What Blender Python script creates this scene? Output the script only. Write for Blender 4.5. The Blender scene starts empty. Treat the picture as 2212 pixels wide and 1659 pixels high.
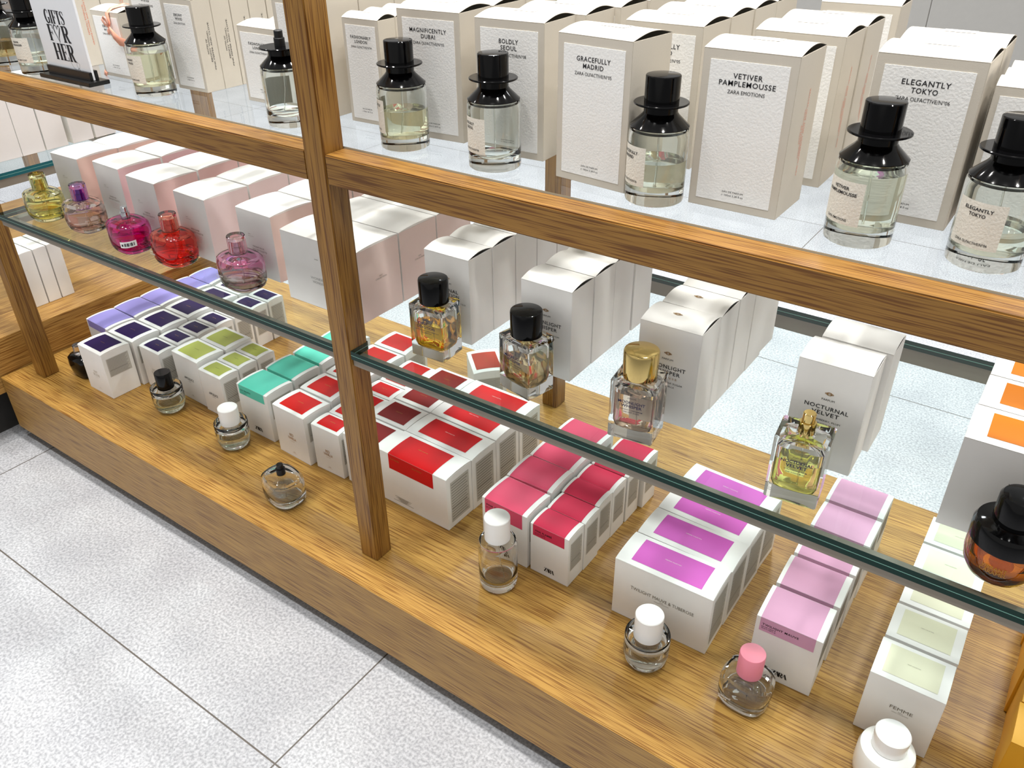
import bpy, bmesh, math
from mathutils import Vector, Matrix
PI = math.pi
S = bpy.context.scene
COL = S.collection

# ------------------------------------------------------------------ camera, world, light, exposure
cam_d = bpy.data.cameras.new('camera'); cam = bpy.data.objects.new('camera', cam_d); COL.objects.link(cam)
cam_d.sensor_fit = 'HORIZONTAL'; cam_d.sensor_width = 36.0; cam_d.lens = 36.0 * 1790.0 / 2212.0
cam_d.clip_start = 0.01; cam_d.clip_end = 50
RGT = Vector((0.81713, 0.57637, -0.01003)); DWN = Vector((0.30071, -0.44104, -0.84561)); FWD = Vector((-0.49180, 0.68796, -0.53371))
mw = Matrix.Identity(4)
for i in range(3):
    mw[i][0] = RGT[i]; mw[i][1] = -DWN[i]; mw[i][2] = -FWD[i]
mw.translation = Vector((1.9185, -0.645, 1.168))
cam.matrix_world = mw
S.camera = cam
S.view_settings.view_transform = 'Standard'; S.view_settings.look = 'None'
S.view_settings.gamma = 1.0; S.view_settings.use_curve_mapping = False
S.view_settings.exposure = 0.14
S.cycles.max_bounces = 16; S.cycles.transmission_bounces = 16; S.cycles.transparent_max_bounces = 24
W = bpy.data.worlds.new('world'); S.world = W; W.use_nodes = True
W.node_tree.nodes['Background'].inputs[0].default_value = (1.0, 0.98, 0.95, 1)
W.node_tree.nodes['Background'].inputs[1].default_value = 0.44

def area(name, loc, size, power, color=(1, 0.965, 0.92), spread=None, target=None):
    l = bpy.data.lights.new(name, 'AREA'); l.shape = 'DISK'; l.size = size; l.energy = power; l.color = color
    if spread: l.spread = math.radians(spread)
    o = bpy.data.objects.new(name, l); COL.objects.link(o); o.location = loc
    if target: o.rotation_euler = (Vector(target) - Vector(loc)).to_track_quat('-Z', 'Y').to_euler()
    return o
for i in range(6):                                     # track spots over the front edge of the display
    area('ceiling_spot', (-0.6 + 0.62 * i, 0.10, 2.75), 0.09, 4.7, spread=100)
for i in range(4):                                     # second row, over the back of the display
    area('ceiling_spot', (0.0 + 0.75 * i, 0.95, 2.75), 0.14, 5.5, color=(1, 0.98, 0.95), spread=110)
for i in range(5):                                     # row over the aisle in front
    area('ceiling_spot', (-0.4 + 0.85 * i, -0.62, 2.75), 0.16, 5.5, color=(1.0, 0.99, 0.97), spread=120)
for i in range(6):                                     # row over the aisle behind
    area('ceiling_spot', (-4.2 + 1.3 * i, 2.4, 2.75), 0.35, 22, color=(0.95, 0.98, 1.0), spread=130)

# ------------------------------------------------------------------ materials
def new_mat(name):
    m = bpy.data.materials.new(name); m.use_nodes = True
    nt = m.node_tree; return m, nt, nt.nodes['Principled BSDF']
def lin(c):
    return tuple(((v / 255) / 12.92 if v / 255 <= 0.04045 else ((v / 255 + 0.055) / 1.055) ** 2.4) for v in c)
def N(nt, t, **k):
    n = nt.nodes.new(t)
    for a, b in k.items(): setattr(n, a, b)
    return n
_pc = {}
def plain(rgb, rough=0.5, metal=0.0, bump=0.0, bscale=900, coat=0.0, spec=0.5, name='paint', vary=0.03):
    key = (rgb, rough, metal, bump, bscale, coat, spec)
    if key in _pc: return _pc[key]
    m, nt, b = new_mat(name)
    c = lin(rgb)
    tc = N(nt, 'ShaderNodeTexCoord'); no = N(nt, 'ShaderNodeTexNoise'); no.inputs['Scale'].default_value = 35
    nt.links.new(tc.outputs['Object'], no.inputs['Vector'])
    mix = N(nt, 'ShaderNodeMix', data_type='RGBA')
    mix.inputs[6].default_value = (*[v * (1 - vary) for v in c], 1); mix.inputs[7].default_value = (*[min(1, v * (1 + vary)) for v in c], 1)
    nt.links.new(no.outputs['Fac'], mix.inputs[0]); nt.links.new(mix.outputs[2], b.inputs['Base Color'])
    b.inputs['Roughness'].default_value = rough; b.inputs['Metallic'].default_value = metal
    b.inputs['Coat Weight'].default_value = coat; b.inputs['Specular IOR Level'].default_value = spec
    if bump:
        n2 = N(nt, 'ShaderNodeTexNoise'); n2.inputs['Scale'].default_value = bscale; n2.inputs['Detail'].default_value = 3
        nt.links.new(tc.outputs['Object'], n2.inputs['Vector'])
        bp = N(nt, 'ShaderNodeBump'); bp.inputs['Strength'].default_value = bump; bp.inputs['Distance'].default_value = 0.0006
        nt.links.new(n2.outputs['Fac'], bp.inputs['Height']); nt.links.new(bp.outputs['Normal'], b.inputs['Normal'])
    _pc[key] = m
    return m
def wood(name, axis, light=(160, 117, 52), dark=(128, 90, 36)):
    m, nt, b = new_mat(name)
    tc = N(nt, 'ShaderNodeTexCoord')
    def noise(sc, s_long, s_cross, detail=3):
        mp = N(nt, 'ShaderNodeMapping'); v = [s_cross] * 3; v[axis] = s_long; mp.inputs['Scale'].default_value = v
        nt.links.new(tc.outputs['Object'], mp.inputs['Vector'])
        n = N(nt, 'ShaderNodeTexNoise'); n.inputs['Scale'].default_value = sc; n.inputs['Detail'].default_value = detail
        n.inputs['Distortion'].default_value = 0.0
        nt.links.new(mp.outputs['Vector'], n.inputs['Vector']); return n
    n1 = noise(1, 2.0, 170, 4); n2 = noise(1, 13, 560, 1.0); n3 = noise(1, 1.2, 16, 3)
    r1 = N(nt, 'ShaderNodeValToRGB'); r1.color_ramp.elements[0].position = 0.18; r1.color_ramp.elements[1].position = 0.78
    r1.color_ramp.elements[0].color = (*lin(dark), 1); r1.color_ramp.elements[1].color = (*lin(light), 1)
    nt.links.new(n1.outputs['Fac'], r1.inputs['Fac'])
    r2 = N(nt, 'ShaderNodeValToRGB'); r2.color_ramp.elements[0].position = 0.38; r2.color_ramp.elements[1].position = 0.52
    r2.color_ramp.elements[0].color = (0.50, 0.38, 0.25, 1); r2.color_ramp.elements[1].color = (1, 1, 1, 1)
    nt.links.new(n2.outputs['Fac'], r2.inputs['Fac'])
    r3 = N(nt, 'ShaderNodeValToRGB'); r3.color_ramp.elements[0].position = 0.3; r3.color_ramp.elements[1].position = 0.7
    r3.color_ramp.elements[0].color = (0.93, 0.92, 0.90, 1); r3.color_ramp.elements[1].color = (1.06, 1.05, 1.02, 1)
    nt.links.new(n3.outputs['Fac'], r3.inputs['Fac'])
    m1 = N(nt, 'ShaderNodeMix', data_type='RGBA', blend_type='MULTIPLY'); m1.inputs[0].default_value = 1
    m2 = N(nt, 'ShaderNodeMix', data_type='RGBA', blend_type='MULTIPLY'); m2.inputs[0].default_value = 1
    nt.links.new(r1.outputs[0], m1.inputs[6]); nt.links.new(r2.outputs[0], m1.inputs[7])
    nt.links.new(m1.outputs[2], m2.inputs[6]); nt.links.new(r3.outputs[0], m2.inputs[7])
    nt.links.new(m2.outputs[2], b.inputs['Base Color']); b.inputs['Roughness'].default_value = 0.42
    bp = N(nt, 'ShaderNodeBump'); bp.inputs['Strength'].default_value = 0.25; bp.inputs['Distance'].default_value = 0.0006
    nt.links.new(n2.outputs['Fac'], bp.inputs['Height']); nt.links.new(bp.outputs['Normal'], b.inputs['Normal'])
    return m
WX = wood('oak_along', 0); WZ = wood('oak_upright', 2); WY = wood('oak_across', 1)
WP = wood('oak_veneer', 0, (180, 140, 70), (160, 120, 56))

def thin_glass(name, tint=(0.95, 0.985, 0.965), ior=1.5):
    m, nt, b = new_mat(name); nt.nodes.remove(b); out = nt.nodes['Material Output']
    t = N(nt, 'ShaderNodeBsdfTransparent'); t.inputs[0].default_value = (*tint, 1)
    g = N(nt, 'ShaderNodeBsdfGlossy'); g.inputs['Roughness'].default_value = 0.0
    fr = N(nt, 'ShaderNodeFresnel'); fr.inputs['IOR'].default_value = ior
    mx = N(nt, 'ShaderNodeMixShader')
    ge = N(nt, 'ShaderNodeNewGeometry'); inv = N(nt, 'ShaderNodeMath', operation='SUBTRACT'); inv.inputs[0].default_value = 1.0
    mul = N(nt, 'ShaderNodeMath', operation='MULTIPLY')
    nt.links.new(ge.outputs['Backfacing'], inv.inputs[1]); nt.links.new(fr.outputs[0], mul.inputs[0]); nt.links.new(inv.outputs[0], mul.inputs[1])
    nt.links.new(mul.outputs[0], mx.inputs[0]); nt.links.new(t.outputs[0], mx.inputs[1]); nt.links.new(g.outputs[0], mx.inputs[2])
    nt.links.new(mx.outputs[0], out.inputs[0]); return m
SHELF = thin_glass('shelf_glass', (0.925, 0.975, 0.968)); SHELF_UP = thin_glass('clear_shelf_glass', (0.975, 0.99, 0.985))
EDGE = plain((3, 44, 38), 0.25, name='glass_edge_green', spec=0.25)
EDGE2 = plain((12, 88, 96), 0.25, name='glass_edge_teal', spec=0.3)
EDGEL = plain((120, 175, 160), 0.2, name='glass_edge_line')
EDGEC = plain((190, 185, 165), 0.15, name='clear_edge', spec=0.7)
def glass(name, rgb=(0.975, 0.985, 0.975), rough=0.0, ior=1.47):
    m, nt, b = new_mat(name)
    b.inputs['Base Color'].default_value = (*rgb, 1); b.inputs['Transmission Weight'].default_value = 1
    b.inputs['Roughness'].default_value = rough; b.inputs['IOR'].default_value = ior
    return m
CLEAR = glass('clear_bottle_glass'); CLEARG = glass('bottle_glass_greenish', (0.93, 0.96, 0.935))
BLACK = plain((5, 5, 6), 0.08, name='gloss_black_plastic', spec=0.28); MBLACK = plain((14, 14, 15), 0.35, name='satin_black')
WHITE = plain((244, 244, 242), 0.32, name='white_plastic'); CHROME = plain((205, 205, 208), 0.12, 1.0, name='chrome')
GOLD = plain((230, 202, 132), 0.10, 1.0, name='polished_gold'); TUBE = plain((225, 228, 225), 0.3, name='dip_tube')
INK = plain((16, 16, 24), 0.5, name='black_ink'); INKG = plain((120, 112, 98), 0.45, name='grey_ink'); INKO = plain((226, 120, 84), 0.5, name='orange_ink')
INKR = plain((190, 40, 40), 0.5, name='red_ink'); INKGOLD = plain((170, 125, 50), 0.3, 0.6, name='gold_ink'); INKW = plain((238, 232, 225), 0.5, name='white_ink')
BEIGE = plain((204, 197, 184), 0.55, bump=0.15, name='beige_card'); EMBOSS = plain((240, 240, 238), 0.5, bump=.55, bscale=420, name='embossed_white_paper')
CARD = plain((243, 241, 238), 0.55, bump=0.1, name='white_card'); GREYL = plain((192, 188, 180), 0.5, name='grey_sticker')
STEEL = plain((138, 129, 116), 0.35, 0.35, name='brushed_steel')

# ------------------------------------------------------------------ mesh helpers
class Geo:
    def __init__(s): s.v = []; s.f = []; s.m = []
    def add(s, vs, fs, mi=0):
        o = len(s.v); s.v += [tuple(v) for v in vs]; s.f += [tuple(i + o for i in f) for f in fs]; s.m += [mi] * len(fs)
    def box(s, x0, x1, y0, y1, z0, z1, mi=0):
        s.add([(x0, y0, z0), (x1, y0, z0), (x1, y1, z0), (x0, y1, z0), (x0, y0, z1), (x1, y0, z1), (x1, y1, z1), (x0, y1, z1)],
              [(0, 3, 2, 1), (4, 5, 6, 7), (0, 1, 5, 4), (1, 2, 6, 5), (2, 3, 7, 6), (3, 0, 4, 7)], mi)
    def quad(s, a, b, c, d, mi=0): s.add([a, b, c, d], [(0, 1, 2, 3)], mi)
    def loft(s, rings, n=48, mi=0, close=True, flip=False, cx=0, cy=0):
        # rings: (z, rx, ry, exponent)
        vs = []
        for z, rx, ry, e in rings:
            for k in range(n):
                a = 2 * PI * k / n; c, q = math.cos(a), math.sin(a)
                vs.append((cx + rx * math.copysign(abs(c) ** (2 / e), c), cy + ry * math.copysign(abs(q) ** (2 / e), q), z))
        fs = []
        for r in range(len(rings) - 1):
            for k in range(n):
                a, b = r * n + k, r * n + (k + 1) % n
                fs.append((a, b, b + n, a + n) if not flip else (a, a + n, b + n, b))
        if close:
            lo = tuple(range(n)); hi = tuple(range((len(rings) - 1) * n, len(rings) * n))
            fs.append(lo[::-1] if not flip else lo); fs.append(hi if not flip else hi[::-1])
        s.add(vs, fs, mi)
    def lathe(s, prof, n=48, mi=0, close=True, flip=False, cx=0, cy=0):   # prof: (r, z) upwards
        s.loft([(z, r, r, 2) for r, z in prof], n, mi, close, flip, cx, cy)
    def tube(s, pts, r, n=8, mi=0):
        vs = []; fs = []
        for i, p in enumerate(pts):
            p = Vector(p); d = (Vector(pts[min(i + 1, len(pts) - 1)]) - Vector(pts[max(i - 1, 0)])).normalized()
            u = d.orthogonal().normalized(); w = d.cross(u)
            for k in range(n):
                a = 2 * PI * k / n; vs.append(p + u * math.cos(a) * r + w * math.sin(a) * r)
        for i in range(len(pts) - 1):
            for k in range(n):
                a, b = i * n + k, i * n + (k + 1) % n; fs.append((a, b, b + n, a + n))
        fs.append(tuple(range(n))[::-1]); fs.append(tuple(range((len(pts) - 1) * n, len(pts) * n)))
        s.add(vs, fs, mi)
    def build(s, name, mats, parent=None, smooth=False, bevel=0, loc=None):
        me = bpy.data.meshes.new(name); me.from_pydata(s.v, [], s.f)
        for m in (mats if isinstance(mats, (list, tuple)) else [mats]): me.materials.append(m)
        me.polygons.foreach_set('material_index', s.m)
        if bevel:
            bm = bmesh.new(); bm.from_mesh(me); bmesh.ops.remove_doubles(bm, verts=bm.verts, dist=1e-6)
            es = [e for e in bm.edges if len(e.link_faces) == 2 and e.calc_face_angle(0) > 0.5]
            bmesh.ops.bevel(bm, geom=es, offset=bevel, segments=2, affect='EDGES', clamp_overlap=True); bm.to_mesh(me); bm.free()
        if smooth:
            me.polygons.foreach_set('use_smooth', [True] * len(me.polygons)); me.set_sharp_from_angle(angle=math.radians(32))
        me.update()
        o = bpy.data.objects.new(name, me); COL.objects.link(o)
        if parent: o.parent = parent
        if loc: o.location = loc
        return o

def tag(o, label=None, cat=None, group=None, kind=None):
    if label: o['label'] = label
    if cat: o['category'] = cat
    if group: o['group'] = group
    if kind: o['kind'] = kind
    return o
def root(name, label, cat, loc, yaw=0, group=None):
    o = bpy.data.objects.new(name, None); COL.objects.link(o); o.empty_display_size = 0.02
    o.location = loc; o.rotation_euler = (0, 0, math.radians(yaw)); return tag(o, label, cat, group)
def copy_tree(r, label, loc, yaw=0):
    c = r.copy(); COL.objects.link(c); c['label'] = label; c.location = loc; c.rotation_euler = (0, 0, math.radians(yaw))
    for ch in list(r.children):
        d = ch.copy(); COL.objects.link(d); d.parent = c
        for g in list(ch.children):
            e = g.copy(); COL.objects.link(e); e.parent = d
    return c

# ------------------------------------------------------------------ lettering
_gl = {}
def glyphs(txt, bold=0.0, space=1.0):
    key = (txt, bold, space)
    if key in _gl: return _gl[key]
    cu = bpy.data.curves.new('t', 'FONT'); cu.body = txt; cu.size = 1; cu.resolution_u = 2; cu.space_character = space
    cu.align_x = 'LEFT'; cu.offset = bold
    o = bpy.data.objects.new('t', cu); COL.objects.link(o)
    dg = bpy.context.evaluated_depsgraph_get(); ev = o.evaluated_get(dg); me = ev.to_mesh()
    vs = [(v.co.x, v.co.y) for v in me.vertices]; fs = [tuple(p.vertices) for p in me.polygons]
    ev.to_mesh_clear(); bpy.data.objects.remove(o); bpy.data.curves.remove(cu)
    _gl[key] = (vs, fs); return _gl[key]
class Frame:   # a printed face: origin, right, up, out
    def __init__(s, o, u, v): s.o = Vector(o); s.u = Vector(u).normalized(); s.v = Vector(v).normalized(); s.n = s.u.cross(s.v)
    def p(s, a, b, off=0.00035): return s.o + s.u * a + s.v * b + s.n * off
CAPH = None
def text(g, fr, txt, cx, cy, cap, width=None, bold=0.0, space=1.0, mi=0, align='C', warp=None, off=0.00035):
    """print txt with its centre at (cx, cy) on the face; cap = capital height, width = full width"""
    global CAPH
    if CAPH is None:
        hv = glyphs('H')[0]; CAPH = max(v[1] for v in hv) - min(v[1] for v in hv)
    vs, fs = glyphs(txt, bold, space)
    if not vs: return
    x0 = min(v[0] for v in vs); x1 = max(v[0] for v in vs)
    sy = cap / CAPH; sx = width / (x1 - x0) if width else sy
    ox = cx - (x1 - x0) * sx / 2 if align == 'C' else cx
    pts = [(ox + (x - x0) * sx, cy - cap / 2 + y * sy) for x, y in vs]
    g.add([warp(a, b) if warp else fr.p(a, b, off) for a, b in pts], fs, mi)
def stroke(g, fr, pts, ws, mi=0, warp=None, off=0.00035):
    """polyline with a width at each point (penned line)"""
    L = []; Rr = []
    for i, p in enumerate(pts):
        a = pts[max(i - 1, 0)]; b = pts[min(i + 1, len(pts) - 1)]
        dx, dy = b[0] - a[0], b[1] - a[1]; l = math.hypot(dx, dy) or 1
        w = (ws[i] if isinstance(ws, (list, tuple)) else ws) / 2
        L.append((p[0] - dy / l * w, p[1] + dx / l * w)); Rr.append((p[0] + dy / l * w, p[1] - dx / l * w))
    f = (lambda a, b: warp(a, b)) if warp else (lambda a, b: fr.p(a, b, off))
    n = len(pts); g.add([f(*q) for q in L] + [f(*q) for q in Rr], [(i + n, i + 1 + n, i + 1, i) for i in range(n - 1)], mi)
def arc(cx, cy, rx, ry, a0, a1, n=20): return [(cx + rx * math.cos(math.radians(a0 + (a1 - a0) * i / n)), cy + ry * math.sin(math.radians(a0 + (a1 - a0) * i / n))) for i in range(n + 1)]
def serif(ch):
    """high contrast serif capitals: list of (points, widths), advance; unit height"""
    T, t = 0.19, 0.035
    def hz(x0, x1, y): return ([(x0, y), (x1, y)], t)
    def vt(x, y0=0, y1=1, w=T): return ([(x, y0), (x, y1)], w)
    e = t / 2
    if ch == 'I': return [vt(.2), hz(.03, .37, e), hz(.03, .37, 1 - e)], .42
    if ch == 'F': return [vt(.2), hz(.03, .38, e), hz(.03, .66, 1 - e), hz(.25, .5, .5), vt(.64, .74, 1, .04), vt(.49, .38, .62, .04)], .70
    if ch == 'E': return [vt(.2), hz(.03, .68, e), hz(.03, .66, 1 - e), hz(.25, .5, .5), vt(.64, .76, 1, .04), vt(.67, 0, .24, .04), vt(.49, .38, .62, .04)], .73
    if ch == 'T': return [vt(.34), hz(.18, .5, e), hz(.02, .66, 1 - e), vt(.035, .74, 1, .04), vt(.645, .74, 1, .04)], .69
    if ch == 'H': return [vt(.18), vt(.66), hz(.03, .33, e), hz(.03, .33, 1 - e), hz(.51, .81, e), hz(.51, .81, 1 - e), hz(.2, .64, .5)], .84
    if ch == 'R': return [vt(.2), hz(.03, .37, e), hz(.03, .4, 1 - e), hz(.25, .4, .52), (arc(.4, .755, .2, .235, 90, -90), [.035 + .15 * math.sin(PI * i / 20) for i in range(21)]), ([(.42, .5), (.6, .06), (.78, .02)], [.17, .17, .04])], .78
    if ch == 'S': return [([(.58, .80), (.52, .93), (.36, .985), (.2, .93), (.15, .76), (.24, .6), (.42, .46), (.53, .32), (.5, .12), (.34, .015), (.17, .05), (.09, .2)], [.03, .04, .05, .09, .14, .18, .2, .16, .1, .05, .04, .03]), vt(.585, .72, .98, .04), vt(.085, .02, .28, .04)], .68
    if ch == 'G': return [(arc(.42, .5, .32, .485, 50, 320, 26), [.035 + .16 * abs(math.sin(PI * i / 26)) ** 1.5 for i in range(27)]), vt(.66, 0.02, .42, .15), hz(.48, .8, .42), vt(.63, .72, .96, .04)], .84
    if ch == 'Z': return [hz(.05, .62, 1 - e), hz(.05, .66, e), ([(.54, .98), (.12, .02)], .2), vt(.06, .78, 1, .04), vt(.65, 0, .22, .04)], .66
    if ch == 'A': return [([(.08, .0), (.38, 1)], .04), ([(.38, 1), (.66, 0)], .19), hz(.18, .55, .33), hz(.0, .2, e), hz(.5, .84, e)], .72
    if ch == 'O': return [(arc(.38, .5, .3, .485, 0, 360, 28), [.04 + .15 * abs(math.cos(2 * PI * i / 28)) for i in range(29)])], .78
    if ch == '*':  # the pen-drawn heart
        p = [(.30, .0), (.34, .3), (.50, .62), (.60, .86), (.52, .98), (.42, .93), (.34, .74), (.27, .95), (.13, 1.0), (.03, .84), (.06, .6), (.18, .32), (.26, .1)]
        return [(p, [.04, .05, .07, .05, .05, .05, .03, .05, .05, .06, .06, .04, .02])], .66
    return [], .3
def serif_text(g, fr, txt, cx, cy, cap, width, mi=0, overlap=0.0, warp=None):
    gl = [serif(c) for c in txt]; tot = sum(a for _, a in gl) - overlap * (len(gl) - 1)
    sx = width / tot; x = cx - width / 2
    for st, adv in gl:
        for pts, w in st:
            ww = [q * (sx + cap) * .6 for q in w] if isinstance(w, list) else w * (sx + cap) * .6
            stroke(g, fr, [(x + a * sx, cy - cap / 2 + b * cap) for a, b in pts], ww, mi, warp)
        x += (adv - overlap) * sx
def zlogo(g, fr, cx, cy, cap, width, mi=0, warp=None): serif_text(g, fr, 'ZARA', cx, cy, cap, width, mi, overlap=0.2, warp=warp)
def chain(g, fr, cx, cy, s, mi=0, warp=None):
    stroke(g, fr, arc(cx, cy, .62 * s, .38 * s, 0, 360, 24), .17 * s, mi, warp)
    for d in (-1, 1):
        stroke(g, fr, arc(cx + d * .62 * s, cy, .40 * s, .16 * s, 0, 360, 16), .12 * s, mi, warp)
    stroke(g, fr, [(cx - .28 * s, cy + .02 * s), (cx + .28 * s, cy + .02 * s)], .10 * s, mi, warp)

# ------------------------------------------------------------------ cartons
def arch(t, b, kind):
    if kind == 'sheet': return b * math.sin(PI * min(1, t))
    return b * (1 - (2 * t - 1) ** 2) ** 0.75
def carton(label, group, loc, yaw, w, d, h, front=CARD, side=None, bulge=0.003, sheet=False, top=None,
           panel=None, sticker=None, lid_mat=None, prints=(), info=None, seal=False):
    """front at -Y, right face +X. sticker=(rgb, mx, my0, my1, wrap)"""
    side = side or front; lid_mat = lid_mat or front
    r = root('perfume_carton', label, 'perfume box', loc, yaw, group)
    g = Geo(); g.box(0, w, 0, d, 0, h)
    b = g.build('carton_body', [front, side], r, bevel=0.0005)
    for p in b.data.polygons: p.material_index = 1 if abs(p.normal.x) > 0.7 else 0
    if sheet:                                           # the carton is hollow under its arched lid
        bm = bmesh.new(); bm.from_mesh(b.data)
        bmesh.ops.delete(bm, geom=[f for f in bm.faces if f.normal.z > .9 and f.calc_area() > w * d * .5], context='FACES_ONLY'); bm.to_mesh(b.data); bm.free()
    n = 14; g = Geo(); kd = 'sheet' if sheet else 'solid'
    zz = lambda t: h + 0.0003 + arch(t, bulge, kd)
    th = 0.0005
    vs = []
    for i in range(n + 1):
        t = i / n; y = d * t
        vs += [(0.0002, y, zz(t)), (w - 0.0002, y, zz(t))]
    for i in range(n + 1):
        t = i / n; y = d * t; zl = zz(t) - th if sheet else h + 0.0001
        vs += [(0.0002, y, zl), (w - 0.0002, y, zl)]
    k = 2 * (n + 1); fs = []
    for i in range(n):
        a = 2 * i; fs += [(a, a + 1, a + 3, a + 2), (k + a, k + a + 2, k + a + 3, k + a + 1), (a, a + 2, k + a + 2, k + a), (a + 1, k + a + 1, k + a + 3, a + 3)]
    fs += [(0, k, k + 1, 1), (2 * n, 2 * n + 1, k + 2 * n + 1, k + 2 * n)]
    g.add(vs, fs); lid = g.build('lid', lid_mat, r, smooth=True)
    def topw(a, y, off=0.0004): return Vector((a, y, zz(max(0, min(1, y / d))) + off))
    if seal:
        g = Geo(); m = 6
        for i in range(m):
            y0 = d * (.42 + .26 * i / m); y1 = d * (.42 + .26 * (i + 1) / m)
            g.quad(topw(w * .34, y0), topw(w * .66, y0), topw(w * .66, y1), topw(w * .34, y1))
        g.build('closing_seal', EMBOSS, lid)
    F = Frame((0, 0, 0), (1, 0, 0), (0, 0, 1)); Rf = Frame((w, 0, 0), (0, 1, 0), (0, 0, 1))
    if panel:
        mx, mt, mb = panel; g = Geo()
        g.box(mx, w - mx, -0.0005, 0.0001, mb, h - mt); g.build('front_panel', EMBOSS, r)
        F = Frame((0, -0.0005, 0), (1, 0, 0), (0, 0, 1))
    if sticker:
        rgb, mx, y0, y1, wrap = sticker[:5]; mr = sticker[5] if len(sticker) > 5 else mx
        sm = plain(rgb, 0.42, name='coloured_label', spec=.14); g = Geo(); m = 12
        for i in range(m):
            a = y0 + (y1 - y0) * i / m; c = y0 + (y1 - y0) * (i + 1) / m
            g.quad(topw(mx, a, .0003), topw(w - mr, a, .0003), topw(w - mr, c, .0003), topw(mx, c, .0003))
        if wrap:
            g.quad(F.p(mx, h - wrap, .0003), F.p(w - mr, h - wrap, .0003), F.p(w - mr, h + .0004, .0003), F.p(mx, h + .0004, .0003))
            F = Frame((0, -0.0003, 0), (1, 0, 0), (0, 0, 1))
        g.build('colour_label', sm, r)
    if prints:
        parts_ = {}
        for pr in prints:
            kind, args, ink = pr[0], pr[1], pr[2]
            nm = {'t': 'lid_lettering', 'ct': 'lid_emblem', 's': 'side_lettering', 'r': 'side_lettering', 'c': 'front_emblem', 'z': 'front_logo', 'l': 'front_small_print', 'ff': 'foot_lettering'}.get(kind, 'front_lettering')
            mats, g = parts_.setdefault(nm, ([], Geo()))
            if ink not in mats: mats.append(ink)
            mi = mats.index(ink)
            if kind == 'f': text(g, F, *args, mi=mi)                       # front lettering
            elif kind == 'ff': text(g, F, *args, mi=mi)
            elif kind == 'fb': text(g, F, *args, mi=mi, bold=0.010, space=1.12)
            elif kind == 'z': zlogo(g, F, *args, mi=mi)
            elif kind == 'c': chain(g, F, *args, mi=mi)
            elif kind == 't': text(g, F, *args, mi=mi, warp=lambda a, b: topw(a, b, .0007))
            elif kind == 'ct': chain(g, F, *args, mi=mi, warp=lambda a, b: topw(a, b, .0006))
            elif kind == 's':                                              # side face, reading upwards
                text(g, Frame((w, 0, 0), (0, 0, 1), (0, -1, 0)) if 0 else Frame((w + .0002, d, 0), (0, 0, 1), (0, -1, 0)), *args, mi=mi, off=0.0002)
            elif kind == 'r': text(g, Rf, *args, mi=mi)                    # side face, upright
            elif kind == 'l': stroke(g, F, [(args[0], args[2]), (args[1], args[2])], args[3], mi)
        for nm, (mats, g) in parts_.items(): g.build(nm, mats, r)
    if info:
        y0, y1, z0, z1 = info; g = Geo()
        g.quad(Rf.p(y0, z0), Rf.p(y1, z0), Rf.p(y1, z1), Rf.p(y0, z1), 0)
        nl = 14
        for i in range(nl):
            z = z1 - (z1 - z0) * (i + 1) / (nl + 1); e = (y1 - y0) * (.06 + .12 * ((i * 7) % 5) / 5)
            hh = (z1 - z0) / (nl + 1) * (.32 if i != 9 else .6)
            g.quad(Rf.p(y0 + .002, z - hh / 2, .0005), Rf.p(y1 - e, z - hh / 2, .0005), Rf.p(y1 - e, z + hh / 2, .0005), Rf.p(y0 + .002, z + hh / 2, .0005), 1)
        g.build('info_sticker', [GREYL, plain((135, 130, 122), .5, name='small_print')], r)
    return r
ORD = ['front', 'second', 'third', 'fourth', 'fifth', 'sixth', 'seventh']
def column(desc, group, x, ys, z, yaw0, w, d, h, xs=None, **k):
    """a file of equal cartons one behind the other; each is its own thing"""
    out = []
    for i, y in enumerate(ys):
        lab = desc + (', front of row' if i == 0 else ', ' + ORD[i] + ' from front') if len(ys) > 1 else desc
        xx = xs[i] if xs else x
        yw = yaw0[i] if isinstance(yaw0, (list, tuple)) else (yaw0 if i == 0 else 0.15 * ((i * 5) % 3 - 1))
        if i == 0: r0 = carton(lab, group, (xx, y, z), yw, w, d, h, **k); out.append(r0)
        else: out.append(copy_tree(r0, lab, (xx, y, z), yw))
    return out
def ys(y0, n, p): return [y0 + p * i for i in range(n)]

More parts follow.
